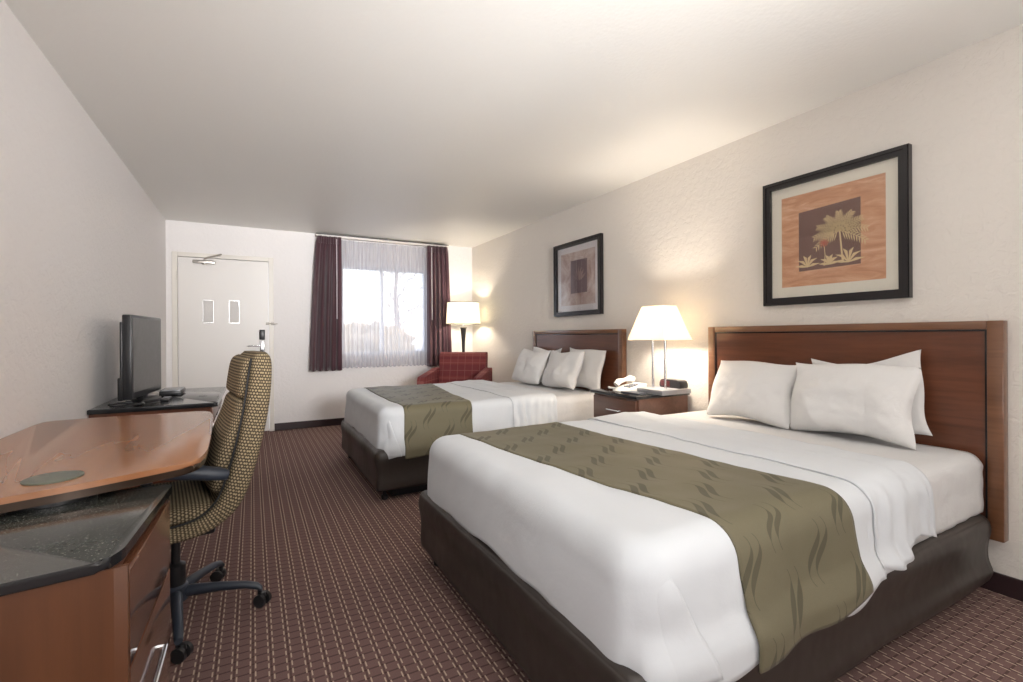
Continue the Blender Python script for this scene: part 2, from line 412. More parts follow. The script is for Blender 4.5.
for i, x in enumerate((-.492, -.235)):
    bm = B(); box(bm, x, x + .105, D - .012, D - .0075, 1.30, 1.565, .001)
    h = mk('sign_holder', bm, M['acrylic'], None, False, ['left clear acrylic sign holder on the white entry door, nearer the hinges', 'right clear acrylic sign holder on the white entry door, nearer the lock'][i], 'sign holder', 'empty clear holders on the door')
    bm = B()
    for a in ((x, x + .105, 1.30, 1.306), (x, x + .105, 1.559, 1.565), (x, x + .004, 1.30, 1.565), (x + .101, x + .105, 1.30, 1.565)): box(bm, a[0], a[1], D - .014, D - .012, a[2], a[3])
    mk('bent_edge', bm, M['chrome'], h, False)

# ------------------------------------------------------------------ outside
bm = B(); box(bm, -30, 40, D + .3, 60, -.25, -.15); mk('pavement', bm, M['asphalt'], None, False, kind='structure')
def shrub(x, y, s, label, name='shrub'):
    bm = B()
    r = bmesh.ops.create_icosphere(bm, subdivisions=4, radius=1)
    for v in bm.verts:
        n = noise.fractal(v.co * 2.3 + Vector((x, y, 0)), .7, 2, 4); v.co *= 1 + .35 * n
        v.co = Vector((x + v.co.x * s, y + v.co.y * s * .8, -.15 + max(0, (v.co.z + .75)) * s * .8))
    mk(name, bm, M['hedge'], None, True, label, 'shrub', 'shrubs outside the window')
shrub(3.2, 14.5, 1.2, 'brownish shrub outside, seen low through the left window pane')
shrub(6.2, 15.0, 1.1, 'brownish shrub outside, seen low through the right window pane')
shrub(9.2, 15.6, 1.1, 'brownish shrub outside, seen at the right edge of the window')
t = thing('bare_tree', 'leafless tree outside, behind the sheer curtain', 'tree', (7.3, 27, -.15))
bm = B(); tube(bm, [(7.3, 27, -.15), (7.35, 27, 1.6), (7.2, 27, 3.4), (7.4, 27, 6.5)], [.22, .17, .12, .04]); mk('trunk', bm, M['bark'], t)
bm = B(); rt_ = random.Random(5)
for i in range(60):
    z = 1.4 + i * .08; a = i * 2.4; p = Vector((7.3, 27, z)); ln = rt_.uniform(1.0, 2.4)
    q = p + Vector((math.cos(a) * ln, math.sin(a) * ln * .7, rt_.uniform(.3, 1.2))); tube(bm, [p, q], [.035, .015], 5)
    for k in range(4):
        b_ = a + rt_.uniform(-1, 1); tube(bm, [p.lerp(q, .4 + .15 * k), p.lerp(q, .4 + .15 * k) + Vector((math.cos(b_) * .8, math.sin(b_) * .5, rt_.uniform(.1, .7)))], [.014, .006], 4)
mk('branches', bm, M['bark'], t)

# ------------------------------------------------------------------ window dressing
def drape(name, x0t, x1t, x0b, x1b, z0, z1, y, amp, folds, mat, label, cat, group, seed, th=.003):
    def fn(a, b):
        t = b; xt = x0t + (x1t - x0t) * a; xb = x0b + (x1b - x0b) * a
        k = t ** .6; x = xt + (xb - xt) * k
        am = amp * (.35 + .65 * min(1, t * 3.5))
        ph = a * folds * 2 * PI + seed
        yy = y + am * math.sin(ph + .5 * math.sin(ph * .37 + seed)) + .35 * am * math.sin(ph * 2.1 + t * 1.2 + seed)
        return (x + .25 * am * math.cos(ph), yy, z1 + (z0 - z1) * t + .006 * math.sin(ph) * t)
    bm = B(); grid(bm, fn, int(folds * 14), 26)
    t = mk(name, bm, mat, None, True, label, cat, group)
    if th: solidify(t, th, 0)
    return t
cl = drape('drape_panel', .715, .995, .61, .992, .715, 2.395, D - .12, .030, 5, M['drape'], 'plum brown drape gathered on the left side of the window, nearer the door', 'curtain', 'plum drapes at the window', .3)
cr = drape('drape_panel', 2.135, 2.435, 2.13, 2.50, .72, 2.395, D - .12, .030, 5, M['drape'], 'plum brown drape gathered on the right side of the window, beside the floor lamp', 'curtain', 'plum drapes at the window', 1.7)
for c, x, lab in ((cl, .935, None), (cr, 2.18, None)):
    bm = B(); tube(bm, [(x, D - .165, 2.36), (x, D - .166, 1.36)], .0055, 8); mk('pull_wand', bm, M['lining'], c)
    bm = B()
    n = 9; xs = [(.73 + .028 * i) if c is cl else (2.15 + .03 * i) for i in range(n)]
    for q in xs: box(bm, q, q + .008, D - .158, D - .132, 2.30, 2.385, .003)
    mk('pinch_pleat', bm, M['drape'], c)
drape('sheer_curtain', .97, 2.15, .985, 2.15, .735, 2.375, D - .065, .011, 21, M['sheer'], 'white sheer curtain hanging across the window between the plum drapes', 'curtain', None, .9, 0)
t = thing('curtain_rail', 'white curtain rail under the ceiling above the window', 'curtain rail', (1.57, D - .08, 2.39))
bm = B(); box(bm, .70, 2.45, D - .10, D - .03, 2.393, 2.415, .003); mk('track', bm, M['trimpaint'], t)
bm = B(); box(bm, .70, 2.45, D - .112, D - .103, 2.418, 2.428, .002); mk('front_track', bm, M['espresso'], t)
for x in (.8, 1.57, 2.35):
    bm = B(); box(bm, x, x + .02, D - .1, D, 2.415, 2.432); mk('bracket', bm, M['alum'], t)

# ------------------------------------------------------------------ bed builder
def rb(p, bx, r, rt):
    """soften the point p of the sharp box bx: r in plan, rt at the top edge; returns point, normal"""
    x0, x1, y0, y1, z1 = bx
    # plan rounding first (foot corners only), then the top edge
    cx = max(p.x, x0 + r); cy = min(max(p.y, y0 + r), y1 - r)
    d = Vector((p.x - cx, p.y - cy, 0)); n = Vector((0, 0, 0))
    if d.length > 1e-6:
        m = max(abs(d.x), abs(d.y)); n = d.normalized(); q = Vector((cx, cy, 0)) + n * m
    else: q = Vector((p.x, p.y, 0))
    inset = (q - Vector((cx, cy, 0))).length
    h = r - inset                       # distance in from the skirt
    z = p.z
    if h < rt:                          # near the rim
        a = rt - h; b = max(0, z - (z1 - rt)); m = max(a, b)
        v = Vector((a, b));
        if b > 0 and v.length > 1e-6:
            v = v.normalized() * m; 
            q = q - n * (a - v.x) if n.length else q
            z = z1 - rt + v.y
            nn = (n * v.x + Vector((0, 0, v.y))).normalized()
        else: nn = n
    else: nn = Vector((0, 0, 1))
    return Vector((q.x, q.y, z)), nn
def shell(bm, bx, r, rt, hem, xend, off=0., wr=None, nx=70, ny=56, nz=16, edge=None):
    """cloth over a mattress: top, foot, two long sides; open at the head"""
    x0, x1, y0, y1, z1 = bx
    cache = {}
    def V(x, y, z):
        k = (round(x, 4), round(y, 4), round(z, 4))
        if k in cache: return cache[k]
        # concentrate samples near rims: incoming coordinates are already warped
        p, n = rb(Vector((x, y, z)), bx, r, rt)
        if wr: off2 = off + wr(p, n)
        else: off2 = off
        p = p + n * off2
        if edge: p = edge(p)
        cache[k] = bm.verts.new(p); return cache[k]
    def warp(i, n, a, b, e0, e1):      # e0/e1: refine near the ends
        t = i / n
        return a + (b - a) * t
    xs = sorted(set([x0 + r * (k / 8) for k in range(9)] + [x0 + r + (xend - x0 - r) * k / nx for k in range(nx + 1)]))
    ys = sorted(set([y0 + r * (k / 8) for k in range(9)] + [y0 + r + (y1 - y0 - 2 * r) * k / ny for k in range(ny + 1)] + [y1 - r * (k / 8) for k in range(9)]))
    def quad(a, b, c, d):
        if len({a, b, c, d}) == 4:
            try: bm.faces.new((a, b, c, d))
            except ValueError: pass
    for i in range(len(xs) - 1):
        for j in range(len(ys) - 1):
            quad(V(xs[i], ys[j], z1), V(xs[i + 1], ys[j], z1), V(xs[i + 1], ys[j + 1], z1), V(xs[i], ys[j + 1], z1))
    def zs(x, y):
        h = hem(x, y); k = 7
        return [z1 - rt * q / k for q in range(k + 1)] + [z1 - rt + (h - z1 + rt) * (q + 1) / nz for q in range(nz)]
    def skirt(seq):
        for (a, b) in zip(seq[:-1], seq[1:]):
            za, zb = zs(*a), zs(*b)
            for q in range(len(za) - 1): quad(V(*a, za[q]), V(*b, zb[q]), V(*b, zb[q + 1]), V(*a, za[q + 1]))
    skirt([(x, y0) for x in reversed(xs)]); skirt([(x0, y) for y in ys]); skirt([(x, y1) for x in xs])
    return bm

def bed(y0, y1, dz, where):
    """y0/y1: long sides"""
    xa, xb = .735, 2.745
    t = thing('hotel_bed', where['bed'], 'bed', ((xa + xb) / 2, (y0 + y1) / 2, 0))
    # wrapped box spring with a slightly overhanging upper roll
    bx = (xa, xb, y0, y1, .36)
    def hem(x, y): return .085
    def wr(p, n):
        s = .010 * noise.noise(Vector((p.x * 3, p.y * 3, p.z * 4)))
        if abs(n.z) < .5: s += .014 * math.exp(-((p.z - .30) / .05) ** 2) + .016 * math.exp(-((p.z - .125) / .035) ** 2) * (.3 + .7 * sm(1.0, 2.4, p.x)) - .004
        return s
    bm = B(); shell(bm, bx, .035, .03, hem, xb, 0, wr, 60, 44, 18)
    o = mk('box_spring', bm, M['leather'], t); solidify(o, .012)
    bm = B(); box(bm, xa + .13, xb - .03, y0 + .12, y1 - .12, .0, .12, .005); mk('plinth', bm, M['black'], t)
    bm = B(); box(bm, xa + .02, xb - .01, y0 + .02, y1 - .02, .10, .34, .01); mk('box_spring_core', bm, M['leather'], t)
    for sx, sy in ((xa + .07, y0 + .09), (xa + .07, y1 - .09), (xb - .09, y0 + .12), (xb - .09, y1 - .12)):
        bm = B(); lathe(bm, [(.018, 0), (.022, .004), (.022, .03), (.012, .036), (.012, .1)], (sx, sy, 0), 14); mk('leg', bm, M['black'], t)
    # mattress in its fitted sheet
    mb = (xa + .045, 2.775, y0 + .022, y1 - .022, .615 + dz)
    def hemm(x, y): return .36
    def wm(p, n):
        return .005 * noise.noise(p * 6) + (.007 * noise.noise(Vector((p.x * 14 + p.z * 9, p.y * 3, p.z * 22))) if abs(n.z) < .6 else 0)
    bm = B(); shell(bm, mb, .075, .065, hemm, 2.775, -.004, wm, 50, 40, 12)
    # close the head end
    box(bm, 2.72, 2.79, y0 + .06, y1 - .06, .38, .60, .02)
    o = mk('mattress', bm, M['sheet2'], t); solidify(o, .02)
    return t, mb

def bedding(y0, y1, where, runner_pts, dz):
    xa = .735
    mb = (xa + .03, 2.79, y0 + .008, y1 - .008, .632 + dz)
    r, rt = .105, .085 - 2 * dz
    ph = 3.1 * y0
    def wr(p, n):
        s = .006 * noise.noise(p * 4.3 + Vector((ph, 0, 0))) + .003 * noise.noise(p * 11)
        side = 1 - abs(n.z)
        if side > .2:      # soft vertical gathers on the long sides
            low = sm(.60, .38, p.z)
            s += side * low * (.007 * math.sin(p.x * 21 + 2 * math.sin(p.x * 5 + ph)) + .016) * sm(xa + .1, xa + .4, p.x) * (1 - .7 * sm(1.8, 2.1, p.x))
        if side > .2 and p.x > 1.75:
            s += side * .005 * math.sin(p.x * 75 + 3 * noise.noise(p * 8))
        if side > .2 and p.x <= xa + .3:
            s += side * .012 * sm(.58, .4, p.z) * (1 - sm(.3, .7, abs(n.y)))
        if abs(n.y) > .4: s += .032 * sm(.44, .35, p.z) * sm(.4, .9, abs(n.y)) * (1 - .75 * sm(1.8, 2.1, p.x))
        # hospital corner fold on both long sides, just past the foot
        if abs(n.y) > .45:
            fx = xa + .12 + .13 * sm(.62, .36, p.z)
            pass
        # turned-down band
        if n.z > .6: s += .004 * math.exp(-((p.x - 2.0 - .05 * noise.noise(Vector((p.y * 2, 5, 0)))) / .03) ** 2)
        return s
    def hem(x, y):
        if x <= xa + .035: return .335 + .03 * abs(math.sin((y - y0) * 2.1)) + .006 * math.sin(y * 17)     # foot
        return .300 + .02 * math.sin(x * 9 + ph) + .012 * math.sin(x * 23) + .11 * sm(1.3, 2.2, x) + .02 * sm(1.2, .8, x)
    bm = B(); shell(bm, mb, r, rt, hem, 2.185, .002, wr, 90, 60, 16)
    # the head edge of the folded sheet turns down to the mattress
    o = mk('bed_sheet', bm, M['sheet'], None, True, where['sheet'], 'sheet', 'white top sheets'); solidify(o, .006)
    # turned-down band at the head end, a second layer with its own edge
    def path2(w, h0, ZT):
        hs = ZT - h0; tot = 2 * hs + (y1 - y0); q_ = w * tot
        if q_ < hs: return y1 - .008, h0 + q_
        if q_ > hs + (y1 - y0): return y0 + .008, ZT - (q_ - hs - (y1 - y0))
        return y1 - .008 - (q_ - hs) * ((y1 - y0 - .016) / (y1 - y0)), ZT
    def fb(a, b):
        y, z = path2(b, .40, .632 + dz); e = .012 * noise.noise(Vector((y * 3, 0, ph))) + .01 * math.sin(y * 4 + ph)
        x = 1.785 + e + (2.192 - 1.785 - e) * a
        if z < .5: z += (.02 * math.sin(x * 16) - .02 * (1 - a)) * (.5 - z) / .1
        p, n = rb(Vector((x, y, z)), mb, r, rt)
        return p + n * (wr(p, n) + .0035 + .008 * sm(0, .25, a) + .003 * noise.noise(Vector((x * 9, y * 2.5, z * 3))) + .004 * math.sin(a * PI) + .004 * sm(0, .2, a) * (1 - abs(n.z)) * math.sin(x * 90 + y * 5))
    bm = B(); grid(bm, fb, 44, 150)
    bd = mk('folded_band', bm, M['sheet'], o); solidify(bd, .004, 1)
    for sy in (0, 1):
        yy = (y0 + .008, y1 - .008)[sy]
        def fc(a, b):
            z = .60 - .285 * b; fx = xa + .10 - 3 * dz + (.145 - 4 * dz) * b ** .8
            x = xa + .035 + (fx - xa - .035) * a
            p, n = rb(Vector((x, yy, z)), mb, r, rt)
            return p + n * (wr(p, n) - .008 + .020 * sm(0, 1, a) * sm(0, .35, b))
        bm = B(); grid(bm, fc, 16, 20); cf = mk('corner_fold', bm, M['sheet'], o); solidify(cf, .004, 0)
    # runner: unfolded across the bed, follows the sheet
    (xf0, xf1), (xn0, xn1) = runner_pts
    def path(w):                        # w = unfolded distance from the far hem to the near hem
        ZT = .632 + dz; hs = ZT - .30; tot = 2 * hs + (y1 - y0); s = w * tot
        if s < hs: return y1 - .008, .30 + s, -1
        if s > hs + (y1 - y0): return y0 + .008, ZT - (s - hs - (y1 - y0)), 1
        return y1 - .008 - (s - hs) * ((y1 - y0 - .016) / (y1 - y0)), ZT, 0
    tot = 2 * (.632 - .30) + (y1 - y0)
    def fn(a, b):
        y, z, sd = path(b); 
        e = sm(0, 1, b)
        x0_ = xf0 + (xn0 - xf0) * e + .008 * math.sin(b * 9); x1_ = xf1 + (xn1 - xf1) * e + .010 * math.sin(b * 7 + 1)
        x = x0_ + (x1_ - x0_) * a
        if sd != 0 and z < .42: z = z + (.008 * math.sin(x * 15 + y0) + .06 * sm(1.2, 2.0, x)) * (.42 - z) / .12
        p, n = rb(Vector((x, y, z)), mb, r, rt)
        side = 1 - abs(n.z)
        ex = .006 + side * .010 * sm(.55, .35, p.z) * (math.sin(x * 17 + 1.5) + 1) * .5
        return p + n * (wr(p, n) + ex)
    bm = B(); grid(bm, fn, 40, 190, 0, lambda a, b: (a * .56 + .5, b * tot + .5))
    o = mk('bed_runner', bm, M['runner'], None, True, where['runner'], 'bed runner', 'olive bed runners'); solidify(o, .005)

W1 = dict(bed='nearer of the two beds, on a dark brown wrapped box base',
          sheet='smooth white top sheet covering the nearer bed, tucked at the foot',
          runner='olive green runner with dark S wave pattern laid across the nearer bed')
W2 = dict(bed='farther of the two beds, by the window, on a dark brown box base',
          sheet='white top sheet covering the farther bed, by the window',
          runner='olive green runner laid across the foot of the farther bed')
BY = ((.795, 2.335), (3.24, 4.72))
bed(*BY[0], 0, W1); bedding(*BY[0], W1, ((.90, 1.50), (1.10, 1.66)), 0)
bed(*BY[1], .012, W2); bedding(*BY[1], W2, ((.93, 1.62), (.915, 1.42)), .012)

# ------------------------------------------------------------------ headboards
def headboard(y0, y1, label):
    t = thing('headboard', label, 'headboard', (R - .03, (y0 + y1) / 2, .24), 0, 'cherry wood headboards on the right wall')
    z0, z1, x0, x1 = .24, 1.19, R - .055, R - .012; sw, rw = .053, .038
    bm = B(); box(bm, x0 + .012, x1, y0 + sw, y1 - sw, z0, z1 - rw); mk('panel', bm, M['cherry'], t, False)
    for a in ((y0, y0 + sw), (y1 - sw, y1)):
        bm = B(); box(bm, x0 - .002, x1 + .008, a[0], a[1], z0, z1, .004); mk('stile', bm, M['cherry_light'], t)
    bm = B(); box(bm, x0 - .002, x1 + .008, y0 + sw, y1 - sw, z1 - rw, z1, .004); mk('top_rail', bm, M['cherry_light'], t)
    bm = B()
    box(bm, x0 + .006, x0 + .012, y0 + sw, y0 + sw + .008, z0, z1 - rw); box(bm, x0 + .006, x0 + .012, y1 - sw - .008, y1 - sw, z0, z1 - rw); box(bm, x0 + .006, x0 + .012, y0 + sw + .008, y1 - sw - .008, z1 - rw - .008, z1 - rw)
    mk('inlay_strip', bm, M['stone_edge'], t, False)
headboard(.765, 2.255, 'cherry wood headboard on the wall behind the nearer bed')
headboard(3.135, 4.625, 'cherry wood headboard on the wall behind the farther bed')

# ------------------------------------------------------------------ pillows
def pillow(y0, y1, xb, xt, zb, h, th, label, group, seed, rz=0., ears=1., roll=0.):
    w = y1 - y0; ang = math.atan2(xt - xb, math.sqrt(max(h * h - (xt - xb) ** 2, .01)))
    bm = B(); N, K = 44, 34
    def fn(sgn):
        def f(a, b):
            u, v = 2 * a - 1, 2 * b - 1
            e = (1 - u ** 4) * (1 - v ** 4)
            pinch_u = 1 - .055 * (1 - v * v) * ears * .9; pinch_v = 1 - .09 * (1 - u * u) * ears * (1.0 if v > 0 else .35)
            x = w / 2 * u * (pinch_u if abs(u) > .2 else 1 + (pinch_u - 1) * abs(u) / .2); y = h / 2 * v * (pinch_v if abs(v) > .2 else 1 + (pinch_v - 1) * abs(v) / .2)
            t = th / 2 * (max(0, (1 - u * u)) ** .42) * (max(0, (1 - v * v)) ** .42) * (1 - .18 * v)
            s = Vector((x * 5 + seed, y * 5, seed))
            n = noise.noise(s) * .32 + noise.noise(s * 2.7) * .14 + (1 - abs(noise.noise(Vector((x * 9 + y * 6 + seed, y * 9 - x * 4, seed)))) * 2.2) * .07 + (1 - abs(noise.noise(Vector((x * 22 - y * 9, y * 20 + seed, 0)))) * 2) * .03
            t *= 1 + n
            y += .012 * math.sin(u * 3 + seed) * abs(v); x += .008 * math.sin(v * 4 + seed) * abs(u)
            return Vector((x, y, sgn * t))
        return f
    va = grid(bm, fn(1), N, K); vb = grid(bm, fn(-1), N, K)
    bmesh.ops.remove_doubles(bm, verts=bm.verts[:], dist=.0004)
    # local: x = width, y = height, z = front.  world: width -> Y, height -> Z, front -> -X
    m = Matrix(((0, 0, -1, 0), (1, 0, 0, 0), (0, 1, 0, 0), (0, 0, 0, 1)))
    rot = Matrix.Translation((0, 0, 0)) @ Matrix.Rotation(rz, 4, 'Z') @ Matrix.Rotation(ang, 4, 'Y') @ Matrix.Rotation(roll, 4, 'X') @ Matrix.Translation((0, 0, h / 2)) @ m
    bmesh.ops.transform(bm, matrix=Matrix.Translation((xb, (y0 + y1) / 2, zb)) @ rot, verts=bm.verts[:])
    return mk('bed_pillow', bm, M['pillow'], None, True, label, 'pillow', group)
G1, G2 = 'white pillows on the nearer bed', 'white pillows on the farther bed'
pillow(.975, 1.48, 2.73, 2.765, .625, .40, .07, 'white pillow behind the front right one on the nearer bed, its corner sticking up', G1, 4.2, 0, 1.8, -.12)
pillow(1.545, 2.08, 2.565, 2.705, .628, .375, .17, 'white pillow on the lamp side of the nearer bed', G1, 1.1)
pillow(.995, 1.555, 2.585, 2.658, .628, .37, .165, 'front right white pillow on the nearer bed, away from the lamp', G1, 8.3, 0.02)
pillow(3.30, 3.86, 2.69, 2.76, .637, .39, .10, 'white pillow at the back of the farther bed, nearest the nightstand', G2, 2.2, 0, 1.5, .04)
pillow(3.98, 4.54, 2.69, 2.76, .637, .38, .09, 'white pillow at the back of the farther bed, window side, only its tip showing', G2, 6.1, 0, 1.6)
pillow(4.02, 4.58, 2.50, 2.66, .645, .375, .16, 'front white pillow on the farther bed, nearest the window', G2, 5.4)
pillow(3.44, 4.01, 2.52, 2.65, .645, .37, .16, 'front white pillow on the farther bed, nearest the nightstand', G2, 9.7, -.06)

# ------------------------------------------------------------------ nightstand and what stands on it
NX0, NX1, NY0, NY1, NZ = 2.33, R - .014, 2.46, 2.95, .712
t = thing('nightstand', 'brown wooden nightstand with glossy dark top between the two beds', 'nightstand', ((NX0 + NX1) / 2, (NY0 + NY1) / 2, 0))
bm = B(); box(bm, NX0 - .012, NX1, NY0 - .012, NY1 + .012, NZ - .022, NZ, .005); mk('top', bm, M['stone_edge'], t)
bm = B(); box(bm, NX0 + .02, NX1 - .01, NY0, NY1, .06, NZ - .022, .003); box(bm, NX0 + .04, NX1 - .03, NY0 + .02, NY1 - .02, 0, .06); mk('body', bm, M['nightwood'], t, False)
for z0, z1 in ((.50, .675), (.30, .485), (.09, .285)):
    bm = B(); box(bm, NX0, NX0 + .02, NY0 + .015, NY1 - .015, z0, z1, .004); dr = mk('drawer', bm, M['nightwood'], t)
    zc = (z0 + z1) / 2; bm = B(); tube(bm, [(NX0, 2.63, zc), (NX0 - .022, 2.635, zc), (NX0 - .022, 2.755, zc), (NX0, 2.76, zc)], .006, 8); mk('handle', bm, M['chrome'], dr)
# lamp
LX, LY = 2.60, 2.50
t = thing('table_lamp', 'lit table lamp with white tapered shade and two slim chrome posts on the nightstand', 'lamp', (LX, LY, NZ))
bm = B(); box(bm, LX - .10, LX + .19, LY - .11, LY + .14, NZ, NZ + .035, .004); mk('base', bm, M['silver'], t)
for dy in (-.045, .075):
    bm = B(); tube(bm, [(LX, LY + dy, NZ + .02), (LX, LY + dy, 1.16)], .009, 12); mk('post', bm, M['chrome'], t)
bm = B(); tube(bm, [(LX, LY - .05, 1.155), (LX, LY + .08, 1.155)], .006); tube(bm, [(LX, LY + .015, 1.155), (LX, LY + .015, 1.19)], .015); mk('socket_bar', bm, M['chrome'], t)
def frustum(bm, cx, cy, z0, z1, a0, b0, a1, b1, th=.003):
    for s in (0, th):
        lo = [bm.verts.new((cx + i * (a0 - s), cy + j * (b0 - s), z0)) for i, j in ((-1, -1), (1, -1), (1, 1), (-1, 1))]
        hi = [bm.verts.new((cx + i * (a1 - s), cy + j * (b1 - s), z1)) for i, j in ((-1, -1), (1, -1), (1, 1), (-1, 1))]
        for k in range(4): bm.faces.new((lo[k], lo[(k + 1) % 4], hi[(k + 1) % 4], hi[k]))
        if s == 0: L0, H0 = lo, hi
        else:
            for k in range(4): bm.faces.new((L0[k], L0[(k + 1) % 4], lo[(k + 1) % 4], lo[k])); bm.faces.new((H0[k], H0[(k + 1) % 4], hi[(k + 1) % 4], hi[k]))
    return bm
bm = B(); frustum(bm, LX, LY + .015, 1.10, 1.345, .14, .178, .07, .10); mk('lamp_shade', bm, M['shade'], t, False)
bm = B(); bmesh.ops.create_uvsphere(bm, u_segments=14, v_segments=10, radius=.02); bmesh.ops.translate(bm, verts=bm.verts[:], vec=(LX, LY + .015, 1.205)); mk('light_bulb', bm, M['bulb'], t)
# telephone
PX, PY = 2.53, 2.75
t = thing('telephone', 'white desk telephone on the nightstand, left of the lamp', 'telephone', (PX, PY, NZ))
bm = B(); prism(bm, [(-.10 + PX, NZ), (.10 + PX, NZ), (.10 + PX, NZ + .055), (-.08 + PX, NZ + .022)], PY - .085, PY + .085, .006, axis='Y'); mk('body', bm, M['white_pl'], t)
bm = B(); tube(bm, [(PX - .085, PY + .055, NZ + .045), (PX - .06, PY + .055, NZ + .066), (PX, PY + .055, NZ + .078), (PX + .06, PY + .055, NZ + .088), (PX + .09, PY + .055, NZ + .078)], [.022, .024, .014, .024, .022], 12); mk('handset', bm, M['white_pl'], t)
bm = B()
for i in range(4):
    for j in range(3): box(bm, PX - .05 + i * .025, PX - .035 + i * .025, PY - .06 + j * .025, PY - .045 + j * .025, NZ + .03 + i * .0042, NZ + .04 + i * .0042)
mk('keypad', bm, M['silver'], t, False)
bm = B(); pts = []
for i in range(90):
    s = i / 89; pts.append((PX - .09 - .025 * math.sin(s * PI), PY + .06 + .07 * s + .006 * math.sin(i * 1.1), NZ + .02 + .006 * math.cos(i * 1.1)))
tube(bm, pts, .0022, 5); mk('coiled_cord', bm, M['white_pl'], t)
# clock radio
t = thing('clock_radio', 'small dark clock radio with a reddish face on the nightstand behind the lamp posts', 'clock radio', (2.73, 2.5, NZ + .0355))
bm = B(); prism(bm, roundpoly([(2.40, NZ + .0355), (2.60, NZ + .0355), (2.595, NZ + .095), (2.405, NZ + .095)], [.01, .01, .025, .025]), 2.69, 2.77, .006, axis='X'); mk('casing', bm, M['black'], t)
bm = B(); box(bm, 2.686, 2.691, 2.50, 2.585, NZ + .045, NZ + .085, .001); mk('display', bm, M['red_clock'], t)
t = mk('notepad', box(B(), 2.38, 2.47, 2.50, 2.68, NZ, NZ + .012, .002), M['blue_black'], None, False, 'dark guest folder lying on the front edge of the nightstand', 'folder')

